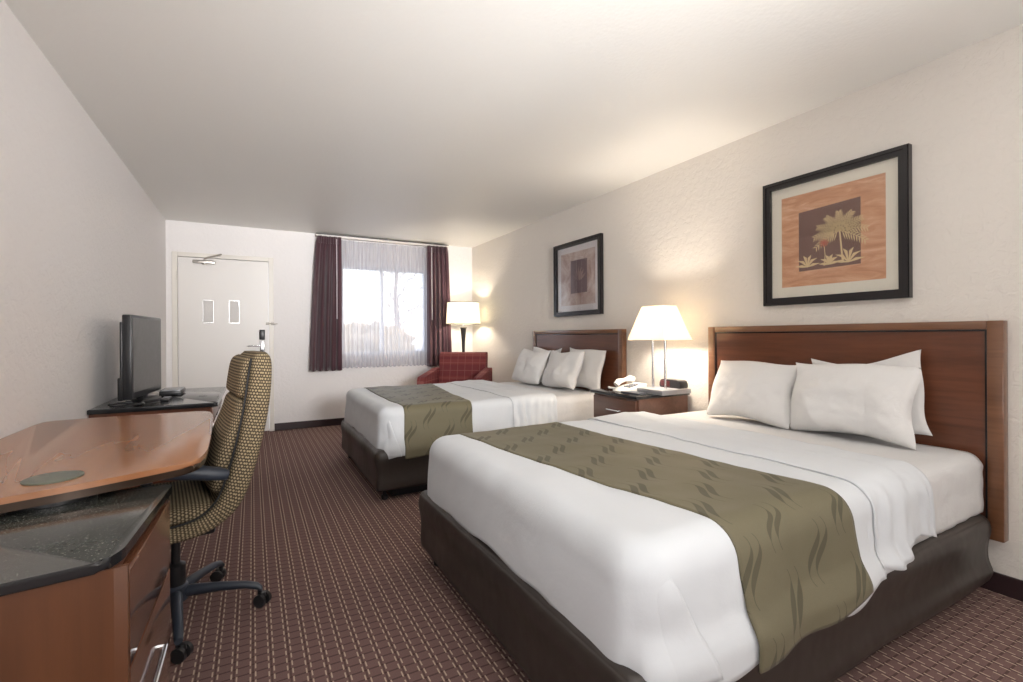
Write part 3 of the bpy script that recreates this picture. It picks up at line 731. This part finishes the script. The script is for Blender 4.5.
# ------------------------------------------------------------------ framed prints
def picture(y0, y1, z0, z1, kind, label):
    t = thing('framed_print', label, 'picture', (R - .015, (y0 + y1) / 2, z0), 0, 'framed prints on the right wall')
    fw = .045
    for q, poly in enumerate((((y0, z0), (y1, z0), (y1 - fw, z0 + fw), (y0 + fw, z0 + fw)), ((y1, z0), (y1, z1), (y1 - fw, z1 - fw), (y1 - fw, z0 + fw)),
                 ((y1, z1), (y0, z1), (y0 + fw, z1 - fw), (y1 - fw, z1 - fw)), ((y0, z1), (y0, z0), (y0 + fw, z0 + fw), (y0 + fw, z1 - fw)))):
        bm = B(); prism(bm, poly, R - .036, R - .002, 0, axis='X')
        (a, b, c, d_) = poly; mid = lambda p, q, t: (p[0] + (q[0] - p[0]) * t, p[1] + (q[1] - p[1]) * t)
        prism(bm, [mid(a, d_, .1), mid(b, c, .1), mid(b, c, .45), mid(a, d_, .45)], R - .042, R - .036, 0, axis='X')
        mk('frame_rail', bm, M['frame'], t, False)
    iy0, iy1, iz0, iz1 = y0 + fw, y1 - fw, z0 + fw, z1 - fw
    bm = B(); box(bm, R - .012, R - .004, iy0, iy1, iz0, iz1); mk('mat_board', bm, M['mat'] if kind == 1 else M['mat2'], t, False)
    mw = .062; ay0, ay1, az0, az1 = iy0 + mw, iy1 - mw, iz0 + mw, iz1 - mw
    bm = B(); X = R - .013
    def flat(poly, x, mi):
        vs = [bm.verts.new((x, p[0], p[1])) for p in poly]
        try: bm.faces.new(vs).material_index = mi
        except ValueError: pass
    flat([(ay0, az0), (ay1, az0), (ay1, az1), (ay0, az1)], X, 0)
    w, h = ay1 - ay0, az1 - az0
    cy = lambda u: ay1 - u * w; cz = lambda v: az0 + v * h      # u from the left as seen from the room
    if kind == 1:
        flat([(cy(.19), cz(.16)), (cy(.79), cz(.17)), (cy(.79), cz(.83)), (cy(.19), cz(.80))], X - .0006, 1)
        def stroke(pts, ws, x, mi):
            pts = [Vector((cy(a), cz(b))) for a, b in pts]; l_, r_ = [], []
            for i, p in enumerate(pts):
                d_ = (pts[min(i + 1, len(pts) - 1)] - pts[max(0, i - 1)]).normalized(); n = Vector((-d_.y, d_.x)) * ws[i]; l_.append(p + n); r_.append(p - n)
            for i in range(len(pts) - 1): flat([l_[i], l_[i + 1], r_[i + 1], r_[i]], x, mi)
        rnd = random.Random(3)
        def frond(ox, oy, ang, ln, droop, n=9):
            pts = [(ox + math.cos(ang) * ln * s, oy + math.sin(ang) * ln * s - droop * s * s) for s in [i / n for i in range(n + 1)]]
            stroke(pts, [.0022] * (n + 1), X - .0014, 2)
            for i in range(1, n + 1):
                a = math.atan2(pts[i][1] - pts[i - 1][1], pts[i][0] - pts[i - 1][0])
                for sg in (-1, 1):
                    q = a + sg * .85; l2 = ln * .34 * (1.1 - i / n * .6)
                    stroke([pts[i], (pts[i][0] + math.cos(q) * l2 * .5, pts[i][1] + math.sin(q) * l2 * .5 ), (pts[i][0] + math.cos(q) * l2, pts[i][1] + math.sin(q) * l2 - .01)], [.001, .0034, .0004], X - .0012, 2)
        for ang in (.15, .62, 1.1, 1.6, 2.1, 2.6, 3.05, 3.5, -.35): frond(.60, .53, ang, .24, .05)
        stroke([(.63, .20), (.62, .30), (.61, .42), (.60, .53)], [.006, .0045, .004, .004], X - .001, 2)
        stroke([(.45, .19), (.46, .30), (.45, .42)], [.0025, .002, .002], X - .001, 2)
        for ang in [k * .785 for k in range(8)]: stroke([(.45, .43), (.45 + .045 * math.cos(ang), .43 + .04 * math.sin(ang))], [.002, .0045], X - .0016, 3)
        for ox, s in ((.28, 1.), (.68, 1.15), (.50, .8)):
            for ang in (.2, .7, 1.25, 1.9, 2.5, 3.0): stroke([(ox, .20), (ox + math.cos(ang) * .06 * s, .20 + math.sin(ang) * .10 * s), (ox + math.cos(ang) * .13 * s, .20 + math.sin(ang) * .13 * s)], [.002, .008, .0008], X - .0013 - .0001 * ang, 2)
        ms = [M['print'], M['pr_brown'], M['pr_gold'], M['pr_red']]
    else:
        flat([(cy(.30), cz(.22)), (cy(.78), cz(.22)), (cy(.78), cz(.84)), (cy(.30), cz(.84))], X - .0006, 1)
        for k in range(7):
            a = .4 + k * .38; p = (cy(.55), cz(.45)); q = (cy(.55 - .22 * math.cos(a)), cz(.45 + .28 * math.sin(a)))
            flat([(p[0], p[1]), ((p[0] + q[0]) / 2 + .012, (p[1] + q[1]) / 2 + .01), q, ((p[0] + q[0]) / 2 - .012, (p[1] + q[1]) / 2 - .01)], X - .001 - k * .0001, 2)
        ms = [M['print2'], M['pr_mauve'], M['pr_dusk']]
    me_bm = bm
    # keep drawn faces as they are (no normal recalculation problems: single sided paper)
    mk('print', me_bm, ms, t, False)
    bm = B(); box(bm, R - .021, R - .019, iy0, iy1, iz0, iz1); mk('glazing', bm, M['pglass'], t, False)
picture(1.10, 1.857, 1.312, 2.068, 1, 'black framed palm tree print with cream mat on the wall above the nearer bed')
picture(3.442, 4.218, 1.334, 2.082, 2, 'black framed mauve print with grey mat on the wall above the farther bed')

# ------------------------------------------------------------------ desk side
def ccw(p): return p
GZ = .706
# pedestal cabinet near the viewer
A = (-.232, 1.185); 
near = [(-.83, 1.078), (-.252, 1.176), (-.231, 1.225), (-.206, 1.70), (-.83, 1.72)]
t = thing('pedestal_cabinet', 'cherry wood drawer pedestal with black speckled stone top under the wooden desk top', 'cabinet', (-.53, 1.4, 0))
bm = B(); prism(bm, roundpoly(near, [0, .02, .02, .01, 0]), GZ - .022, GZ, .007); st = mk('stone_top', bm, M['granite'], t)
for p in st.data.polygons:
    if p.normal.z < .95: p.material_index = 1
st.data.materials.append(M['stone_edge'])
bod = [(-.83, 1.09), (-.240, 1.188), (-.240, 1.69), (-.83, 1.70)]
bm = B(); prism(bm, bod, .06, GZ - .022); prism(bm, [(-.82, 1.13), (-.31, 1.23), (-.30, 1.66), (-.82, 1.66)], 0, .06); mk('body', bm, M['cabinet'], t, False)
def front(z0, z1, nm):
    bm = B(); prism(bm, [(-.240, 1.203), (-.218, 1.206), (-.213, 1.688), (-.240, 1.688)], z0, z1, .002); return mk(nm, bm, M['cabinet_gloss'], t)
for z0, z1 in ((.472, .664), (.27, .466), (.075, .264)):
    dr = front(z0, z1, 'drawer'); zc = z1 - .135 if z1 < .6 else None
    if zc:
        bm = B(); xo = lambda y: -.219
        tube(bm, [(xo(0), 1.52, zc), (xo(0) + .018, 1.518, zc), (xo(0) + .018, 1.272, zc), (xo(0), 1.27, zc)], .0065, 10); mk('bar_handle', bm, M['chrome'], dr)
bm = B(); prism(bm, [(-.240, 1.188), (-.219, 1.191), (-.219, 1.204), (-.240, 1.201)], .06, GZ - .023, .001); mk('corner_strip', bm, M['cabinet'], t)
# swivelling desk top
t = thing('writing_desk', 'glossy swirl grained wooden desk top with rounded corners, pivoting over the stone topped pedestal', 'desk', (-.5, 2.2, 0))
dp = [(-.828, 1.42), (-.52, 1.553), (-.398, 1.597), (-.256, 1.668), (-.150, 1.728), (-.132, 1.85), (-.138, 2.10), (-.152, 2.42), (-.165, 2.70), (-.200, 2.885), (-.69, 2.90), (-.815, 2.88), (-.828, 2.8)]
dpr = roundpoly(dp, [0, .05, .05, .05, .04, .06, .08, .08, .08, .05, .05, .02, .02], 5)
bm = B(); prism(bm, dpr, .744, .760, .006, 0, 'Z', 3); mk('desk_top', bm, M['desk'], t)
cx, cy_ = -.48, 2.2
ins = [((p[0] - cx) * .985 + cx, (p[1] - cy_) * .985 + cy_) for p in dpr]
bm = B(); prism(bm, ins, .7215, .7435, .004); mk('edge_band', bm, M['bronze'], t)
bm = B(); lathe(bm, [(.001, 0), (.062, 0), (.062, .0035), (.057, .0048), (.001, .0048)], (-.468, 1.70, .7602), 40); mk('pivot_cover', bm, M['grommet'], t)
bm = B(); tube(bm, [(-.55, 2.66, .7215), (-.55, 2.66, .012)], .03, 20); lathe(bm, [(.001, 0), (.16, 0), (.16, .008), (.03, .02), (.001, .02)], (-.55, 2.66, 0), 30); mk('leg', bm, M['black'], t)
bm = B(); tube(bm, [(-.468, 1.70, GZ + .0005), (-.468, 1.70, .7215)], .09, 24); mk('pivot_plate', bm, M['black'], t)
# TV credenza
t = thing('tv_credenza', 'long low cherry cabinet with polished black top against the left wall under the television', 'cabinet', (-.5, 4.1, 0))
cz1 = .722
bm = B(); prism(bm, roundpoly([(-.832, 3.545), (-.195, 3.545), (-.195, 4.64), (-.832, 4.64)], [0, .02, .02, 0]), cz1 - .028, cz1, .006); mk('stone_top', bm, M['stone_edge'], t)
bm = B(); box(bm, -.83, -.235, 3.57, 4.61, .07, cz1 - .028); box(bm, -.82, -.28, 3.6, 4.58, 0, .07); mk('body', bm, M['cherry'], t, False)
bm = B(); box(bm, -.235, -.222, 3.57, 4.61, .60, cz1 - .030, .002); mk('apron', bm, M['cherry'], t)
for y0, y1 in ((3.58, 3.915), (3.925, 4.255), (4.265, 4.60)):
    for z0, z1 in ((.345, .592), (.085, .335)):
        bm = B(); box(bm, -.235, -.218, y0, y1, z0, z1, .003); dr = mk('drawer', bm, M['cabinet_gloss'], t)
        zc = (z0 + z1) / 2; yc = (y0 + y1) / 2
        bm = B(); tube(bm, [(-.22, yc - .06, zc), (-.192, yc - .058, zc), (-.192, yc + .058, zc), (-.22, yc + .06, zc)], .006, 8); mk('handle', bm, M['chrome'], dr)
# television
tvx, tvy = -.635, 3.955
tv = thing('television', 'small flat screen television on the black topped cabinet, angled toward the beds', 'television', (tvx, tvy, cz1), math.radians(-5.5))
# local frame: +x = front (screen), y = width
hw = .315
bm = B(); box(bm, -.028, .022, -hw, hw, .035, .555, .008); mk('bezel', bm, M['black'], tv, True, local=True)
bm = B(); box(bm, .0222, .0245, -hw + .018, hw - .018, .075, .537, .0008); mk('screen', bm, M['screen'], tv, False, local=True)
bm = B(); box(bm, -.040, -.026, -hw + .004, hw - .015, .05, .51, .005); box(bm, -.052, -.026, -hw + .004, hw - .03, .03, .17, .006); mk('back_housing', bm, M['black'], tv, True, local=True)
bm = B(); box(bm, -.03, .01, -.05, .05, .012, .06, .004); lathe(bm, [(.001, 0), (1, 0), (1, .006), (.9, .013), (.001, .013)], (0, 0, 0), 36, 0, True, .09, .15); mk('stand', bm, M['black'], tv, True, local=True)
bm = B(); pts = []
for i in range(120):
    a = i / 119 * 2 * PI * 2.5; r_ = .085 + .006 * math.sin(i * .9)
    pts.append((-.675 + r_ * .95 * math.cos(a), 3.665 + r_ * .95 * math.sin(a), cz1 + .005 + .004 * (i / 119) * 2 + .002 * math.sin(i * .37)))
tube(bm, pts, .0042, 6); mk('cable_coil', bm, M['black'], None, True, 'loose coil of black cable on the cabinet in front of the television', 'cable')
t = thing('cable_box', 'small black set top box with silver lid beside the television', 'cable box', (-.51, 4.22, cz1))
bm = B(); box(bm, -.575, -.445, 4.10, 4.34, cz1 + .004, cz1 + .036, .005); mk('casing', bm, M['black'], t)
bm = B(); box(bm, -.57, -.45, 4.105, 4.335, cz1 + .036, cz1 + .041, .001); mk('lid', bm, M['silver'], t)
for x in (-.565, -.47):
    for y in (4.12, 4.30): bm = B(); box(bm, x, x + .015, y, y + .015, cz1, cz1 + .005); mk('foot', bm, M['black'], t, False)
t = thing('remote_control', 'black remote control lying between the cable coil and the set top box', 'remote control', (-.50, 3.86, cz1))
bm = B(); box(bm, -.525, -.48, 3.78, 3.94, cz1, cz1 + .017, .005); mk('casing', bm, M['black'], t)
bm = B()
for i in range(6):
    for j in range(3): box(bm, -.519 + j * .0125, -.511 + j * .0125, 3.80 + i * .018, 3.81 + i * .018, cz1 + .0165, cz1 + .0185)
mk('buttons', bm, M['silver'], t, False)

# ------------------------------------------------------------------ office chair
HX, HY = -.275, 2.33
oc = thing('office_chair', 'high backed swivel chair in tan and black woven fabric, pushed up to the desk', 'chair', (HX, HY, 0), math.radians(-172))
# local frame: +x = the way the chair faces
def sweep(bm, spine, W, T, seg=20, nexp=3.5, bulge=None):
    """spine: list of (x,z) centre line; W/T widths and thicknesses per point, superellipse section; lateral axis = y"""
    rings = []; n = len(spine)
    for i, (x, z) in enumerate(spine):
        x0, z0 = spine[max(0, i - 1)]; x1, z1 = spine[min(n - 1, i + 1)]
        tx, tz = x1 - x0, z1 - z0; l = math.hypot(tx, tz); tx /= l; tz /= l; nx, nz = -tz, tx
        ring = []
        for k in range(seg):
            a = 2 * PI * k / seg; c, s = math.cos(a), math.sin(a)
            yy = math.copysign(abs(c) ** (2 / nexp), c) * W[i] / 2; tt = math.copysign(abs(s) ** (2 / nexp), s) * T[i] / 2
            ring.append(bm.verts.new((x + nx * tt, yy, z + nz * tt)))
        rings.append(ring)
    lay = bm.loops.layers.uv.verify(); mid = rings[n // 2]; per = [0.]; arc = [0.]
    for k in range(seg): per.append(per[-1] + (mid[k].co - mid[(k + 1) % seg].co).length)
    for i in range(1, n): arc.append(arc[-1] + math.hypot(spine[i][0] - spine[i - 1][0], spine[i][1] - spine[i - 1][1]))
    for i in range(n - 1):
        for k in range(seg):
            f = bm.faces.new((rings[i][k], rings[i][(k + 1) % seg], rings[i + 1][(k + 1) % seg], rings[i + 1][k]))
            for lp, uv in zip(f.loops, ((per[k], arc[i]), (per[k + 1], arc[i]), (per[k + 1], arc[i + 1]), (per[k], arc[i + 1]))): lp[lay].uv = uv
    for i in (0, n - 1):
        f = bm.faces.new(rings[i])
        for lp in f.loops: lp[lay].uv = (lp.vert.co.y, lp.vert.co.x)
    return rings
def spl(pts, n=6):
    out = []; P = [pts[0]] + list(pts) + [pts[-1]]
    for i in range(1, len(P) - 2):
        for k in range(n):
            t = k / n; a, b, c, d_ = (Vector(q) for q in P[i - 1:i + 3])
            out.append(tuple(.5 * ((2 * b) + (c - a) * t + (2 * a - 5 * b + 4 * c - d_) * t * t + (3 * b - a - 3 * c + d_) * t ** 3)))
    out.append(tuple(pts[-1])); return out
SH = [(.24, .428), (.10, .415), (-.02, .418), (-.10, .44), (-.165, .50), (-.205, .60), (-.236, .72), (-.262, .85), (-.278, .97), (-.286, 1.045), (-.287, 1.072)]
SHW = [.46, .50, .51, .50, .50, .50, .50, .49, .46, .41, .34]; SHT = [.05, .07, .075, .085, .10, .105, .105, .105, .10, .085, .05]
q = spl([(a[0], a[1], b) for a, b in zip(SH, SHW)], 5); q2 = spl([(a[0], a[1], b) for a, b in zip(SH, SHT)], 5)
bm = B(); sweep(bm, [(a[0], a[1]) for a in q], [a[2] for a in q], [a[2] for a in q2], 32, 4.2); mk('upholstered_shell', bm, M['chairfab'], oc, True, local=True)
# front cushions stand proud of the shell (front side = +x / up)
def cushion(name, pts, W, T):
    s = spl([(p[0], p[1], w) for p, w in zip(pts, W)], 6); s2 = spl([(p[0], p[1], w) for p, w in zip(pts, T)], 6)
    bm = B(); sweep(bm, [(a[0], a[1]) for a in s], [a[2] for a in s], [a[2] for a in s2], 28, 3.2); return mk(name, bm, M['chairfab'], oc, True, local=True)
hc = cushion('head_cushion', [(-.216, .885), (-.224, .90), (-.236, .965), (-.244, 1.03), (-.25, 1.055)], [.30, .37, .39, .37, .29], [.03, .075, .085, .075, .03])
bc = cushion('back_cushion', [(-.128, .525), (-.135, .55), (-.155, .64), (-.173, .70), (-.203, .80), (-.220, .87), (-.225, .882)], [.34, .42, .43, .43, .42, .39, .30], [.04, .085, .10, .095, .075, .065, .03])
sc = cushion('seat_cushion', [(-.12, .475), (-.09, .478), (.0, .475), (.12, .475), (.225, .468), (.262, .448)], [.40, .45, .47, .47, .45, .38], [.04, .075, .085, .085, .07, .03])
# piping along both sides of the shell's front edge
for sg in (-1, 1):
    pts = []
    for i in range(4, len(q) - 2):
        x, z, w = q[i]; tk = q2[i][2]; x0, z0, _ = q[i - 1]; x1, z1, _ = q[i + 1]; l = math.hypot(x1 - x0, z1 - z0); nx, nz = (z1 - z0) / l, -(x1 - x0) / l
        pts.append((x + nx * tk * .46, sg * w * .47, z + nz * tk * .46))
    bm = B(); tube(bm, pts[:-3], .004, 6); mk('piping', bm, M['piping'], oc, True, local=True)
# arms
for sg in (-1, 1):
    y = sg * .285
    bm = B(); tube(bm, [(.06, sg * .12, .375), (.06, sg * .24, .372), (.07, y, .40), (.10, y, .50), (.08, y, .62)], [.016, .018, .022, .022, .02], 12); ar = mk('armrest', bm, M['blue_black'], oc, True, local=True)
    sp_ = spl([(-.155, .620, .05), (-.12, .630, .07), (-.02, .652, .075), (.09, .668, .07), (.13, .668, .05)], 5)
    b2 = B(); sweep(b2, [(a[0], a[1]) for a in sp_], [a[2] for a in sp_], [.032 + .018 * math.sin(i / (len(sp_) - 1) * PI) for i in range(len(sp_))], 20, 2.8)
    for v in b2.verts: v.co.y += y
    mk('arm_pad', b2, M['blue_black'], ar, True, local=True)
bm = B(); box(bm, -.13, .15, -.10, .10, .345, .385, .012); mk('tilt_mechanism', bm, M['black'], oc, True, local=True)
bm = B(); tube(bm, [(0, -.10, .36), (0, -.20, .355), (0, -.24, .35)], .007, 8); mk('tilt_lever', bm, M['black'], oc, True, local=True)
bm = B(); lathe(bm, [(.022, .07), (.034, .09), (.034, .22), (.024, .225), (.016, .23), (.016, .35)], (0, 0, 0), 20); mk('gas_column', bm, M['black'], oc, True, local=True)
# star base
rz = -math.radians(-172)
for k in range(5):
    a = math.radians(-82 + 72 * k) + rz
    c, s = math.cos(a), math.sin(a)
    bm = B(); rings = []
    for (r_, z, w, h) in ((.0, .105, .042, .05), (.06, .108, .040, .045), (.16, .105, .034, .036), (.25, .095, .030, .030), (.295, .082, .028, .030), (.312, .068, .024, .022)):
        ring = []
        for m in range(12):
            b_ = 2 * PI * m / 12; lw = math.cos(b_) * w / 2 * 1.1; lh = math.sin(b_) * h / 2
            ring.append(bm.verts.new((r_ * c - lw * s, r_ * s + lw * c, z + lh)))
        rings.append(ring)
    for i in range(len(rings) - 1):
        for m in range(12): bm.faces.new((rings[i][m], rings[i][(m + 1) % 12], rings[i + 1][(m + 1) % 12], rings[i + 1][m]))
    bm.faces.new(rings[0]); bm.faces.new(rings[-1])
    lg = mk('base_leg', bm, M['blue_black'], oc, True, local=True)
    ca = a + (.9, -.5, 1.7, .4, -1.1)[k]; cc, cs = math.cos(ca), math.sin(ca); px, py = .303 * c, .303 * s
    bm = B()
    for sg in (-1, 1):
        ax = Vector((-cs, cc, 0)); ctr = Vector((px + .012 * cc, py + .012 * cs, .0262))
        tube(bm, [ctr + ax * sg * .008, ctr + ax * sg * .010, ctr + ax * sg * .024, ctr + ax * sg * .027], [.022, .026, .026, .020], 20)
    tube(bm, [Vector((px, py, .075)), Vector((px, py, .04))], .009, 8)
    tube(bm, [ctr - ax * 0.0 + Vector((0, 0, .012)), ctr + Vector((0, 0, .03))], [.016, .012], 10)
    mk('caster', bm, M['black'], lg, True, local=True)
bm = B(); lathe(bm, [(.001, .078), (.042, .078), (.046, .09), (.042, .135), (.03, .145), (.001, .145)], (0, 0, 0), 24); mk('hub', bm, M['blue_black'], oc, True, local=True)

# ------------------------------------------------------------------ armchair by the window
ac = thing('armchair', 'red plaid upholstered armchair in the corner by the window, beyond the farther bed', 'armchair', (2.15, 5.33, 0), math.radians(-127))
# local +x = the way it faces
bm = B(); box(bm, -.28, .32, -.285, .285, .16, .40, .02, 3); mk('seat_base', bm, M['plaid'], ac, True, local=True)
bm = B(); box(bm, -.24, .34, -.27, .27, .40, .52, .035, 4); mk('seat_cushion', bm, M['plaid'], ac, True, local=True)
bm = B(); prism(bm, roundpoly([(-.20, .35), (-.42, .35), (-.47, .905), (-.455, .93), (-.36, .93), (-.335, .905)], [0, .02, .02, .02, .03, .02], 3), -.30, .30, .003, axis='Y'); mk('backrest', bm, M['plaid'], ac, True, local=True)
for sg in (-1, 1):
    bm = B(); prism(bm, roundpoly([(-.38, .16), (.32, .16), (.32, .64), (.30, .665), (-.30, .735), (-.38, .735)], [0, .02, .02, .02, .02, .02], 3), sg * .29, sg * .375, .003, axis='Y'); mk('arm', bm, M['plaid'], ac, True, local=True)
for x, y in ((-.33, -.30), (-.33, .30), (.27, -.30), (.27, .30)):
    bm = B(); tube(bm, [(x, y, .17), (x, y, 0)], [.026, .017], 12); mk('leg', bm, M['espresso'], ac, True, local=True)

# ------------------------------------------------------------------ floor lamp
FX, FY = 2.545, 6.03
t = thing('floor_lamp', 'floor lamp with cream drum shade and tapered dark body behind the armchair', 'lamp', (FX, FY, 0))
bm = B(); lathe(bm, [(.001, 0), (.15, 0), (.15, .018), (.03, .035), (.001, .035)], (FX, FY, 0), 32); mk('base', bm, M['espresso'], t)
bm = B(); lathe(bm, [(.014, .03), (.014, .5), (.016, .80), (.024, 1.05), (.040, 1.24), (.055, 1.255), (.020, 1.262)], (FX, FY, 0), 24); mk('pole', bm, M['espresso'], t)
bm = B(); tube(bm, [(FX, FY, 1.26), (FX, FY, 1.38)], .008, 8); mk('harp', bm, M['chrome'], t)
bm = B(); lathe(bm, [(.235, 1.30), (.232, 1.30), (.212, 1.60), (.215, 1.60), (.235, 1.30)], (FX, FY, 0), 40, 0, False); sh = mk('lamp_shade', bm, M['shade2'], t)
for r_, z in ((.2345, 1.302), (.2145, 1.598)):
    bm = B(); tube(bm, [(FX + r_ * math.cos(a * PI / 24), FY + r_ * math.sin(a * PI / 24), z) for a in range(49)], .004, 6, False); mk('shade_trim', bm, M['bronze'], sh)
bm = B(); bmesh.ops.create_uvsphere(bm, u_segments=14, v_segments=10, radius=.02); bmesh.ops.translate(bm, verts=bm.verts[:], vec=(FX, FY, 1.41)); mk('light_bulb', bm, M['bulb'], t)

# ------------------------------------------------------------------ ceiling fixture added behind the viewer as unseen fill
for i, (x, y, lab) in enumerate(((1.0, -.9, 'round opal fill light added on the ceiling behind the viewpoint'),)):
    t = thing('fill_ceiling_light', lab, 'fill light', (x, y, CE))
    bm = B(); lathe(bm, [(.001, 0), (.19, 0), (.19, -.02), (.17, -.025), (.001, -.025)], (x, y, CE), 32); mk('rim', bm, M['alum'], t)
    bm = B(); lathe(bm, [(.17, -.026), (.16, -.06), (.12, -.09), (.05, -.105), (.001, -.107)], (x, y, CE), 32); mk('diffuser', bm, M['dome'], t)

# ------------------------------------------------------------------ lights
def light(kind, name, loc, power, col, size=.05, rot=None, size_y=None):
    l = bpy.data.lights.new(name, kind); l.energy = power; l.color = col
    if kind == 'POINT': l.shadow_soft_size = size
    if kind == 'AREA':
        l.size = size
        if size_y: l.shape = 'RECTANGLE'; l.size_y = size_y
    o = bpy.data.objects.new(name, l); COL.objects.link(o); o.location = loc
    if rot: o.rotation_euler = rot
    return o
light('POINT', 'table_lamp_glow', (LX, LY + .015, 1.205), 40, (1, .88, .74), .05)
light('POINT', 'floor_lamp_glow', (FX, FY, 1.42), 18, (1, .88, .72), .05)
light('AREA', 'added_fixture_fill', (1.0, -.9, CE - .12), 4, (1, .97, .94), .4)  # fill from the added ceiling fixture
# unseen fill lights added behind the viewpoint: one bounced off the ceiling, the others thrown down the length of the room
WH = (1, .99, .985)
light('AREA', 'bounce_fill', (.9, -.4, 1.35), 20, WH, 1.6, (math.radians(180), 0, 0))
light('AREA', 'rear_right_fill', (1.9, -1.9, 1.5), 26, WH, 1.8, (math.radians(126), 0, math.radians(24)))
light('AREA', 'side_fill', (-.55, -.6, 1.0), 12, (.97, .98, 1), .8, (math.radians(90), 0, math.radians(-50)))
for nm, loc, pw, sz, rot, sp in (('far_room_fill', (1.0, -2.2, 1.8), 33, .8, (95, 0, 0), 50), ('ceiling_fill', (.6, -.8, 1.3), 6.3, 1., (122, 0, 0), 70), ('left_wall_fill', (1.9, -2.0, 1.8), 6, .8, (95, 0, 22), 60)):
    q = light('AREA', nm, loc, pw, WH, sz, tuple(math.radians(v) for v in rot)); q.data.spread = math.radians(sp)
p = light('AREA', 'window_sky_portal', ((WX0 + WX1) / 2, D + .2, (WZ0 + WZ1) / 2), 1, (1, 1, 1), WX1 - WX0, (math.radians(-90), 0, 0), WZ1 - WZ0)
p.data.cycles.is_portal = True

# world: bright hazy daylight
w = bpy.data.worlds.new('hazy_daylight'); SC.world = w; w.use_nodes = True
nt = w.node_tree; bg = nt.nodes['Background']
sky = nt.nodes.new('ShaderNodeTexSky'); sky.sky_type = 'NISHITA'
sky.sun_elevation = math.radians(38); sky.sun_rotation = math.radians(60); sky.sun_disc = False; sky.dust_density = 3; sky.air_density = 1
mx = nt.nodes.new('ShaderNodeMix'); mx.data_type = 'RGBA'; mx.inputs[0].default_value = .6
sc_ = nt.nodes.new('ShaderNodeVectorMath'); sc_.operation = 'SCALE'; sc_.inputs['Scale'].default_value = .35
nt.links.new(sky.outputs[0], sc_.inputs[0]); nt.links.new(sc_.outputs[0], mx.inputs[6]); mx.inputs[7].default_value = (1.0, 1.04, 1.12, 1)
nt.links.new(mx.outputs[2], bg.inputs[0]); bg.inputs[1].default_value = 2.8

# ------------------------------------------------------------------ camera
F_PX, YAW, ROLL, H = 474., math.radians(28.68), -.0053, 1.134
cam = bpy.data.cameras.new('camera'); co = bpy.data.objects.new('camera', cam); COL.objects.link(co); SC.camera = co
cam.sensor_width = 36; cam.sensor_fit = 'HORIZONTAL'; cam.lens = F_PX / 1023 * 36; cam.shift_y = -5 / 1023; cam.clip_start = .02
fw = Vector((math.sin(YAW), math.cos(YAW), 0)); rt0 = Vector((math.cos(YAW), -math.sin(YAW), 0)); up0 = Vector((0, 0, 1))
rt = rt0 * math.cos(ROLL) + up0 * math.sin(ROLL); up = -rt0 * math.sin(ROLL) + up0 * math.cos(ROLL)
co.matrix_world = Matrix(((rt.x, up.x, -fw.x, 0), (rt.y, up.y, -fw.y, 0), (rt.z, up.z, -fw.z, H), (0, 0, 0, 1)))
SC.view_settings.view_transform = 'Standard'; SC.view_settings.look = 'None'; SC.view_settings.exposure = .04; SC.view_settings.gamma = 1.
SC.view_settings.use_curve_mapping = False
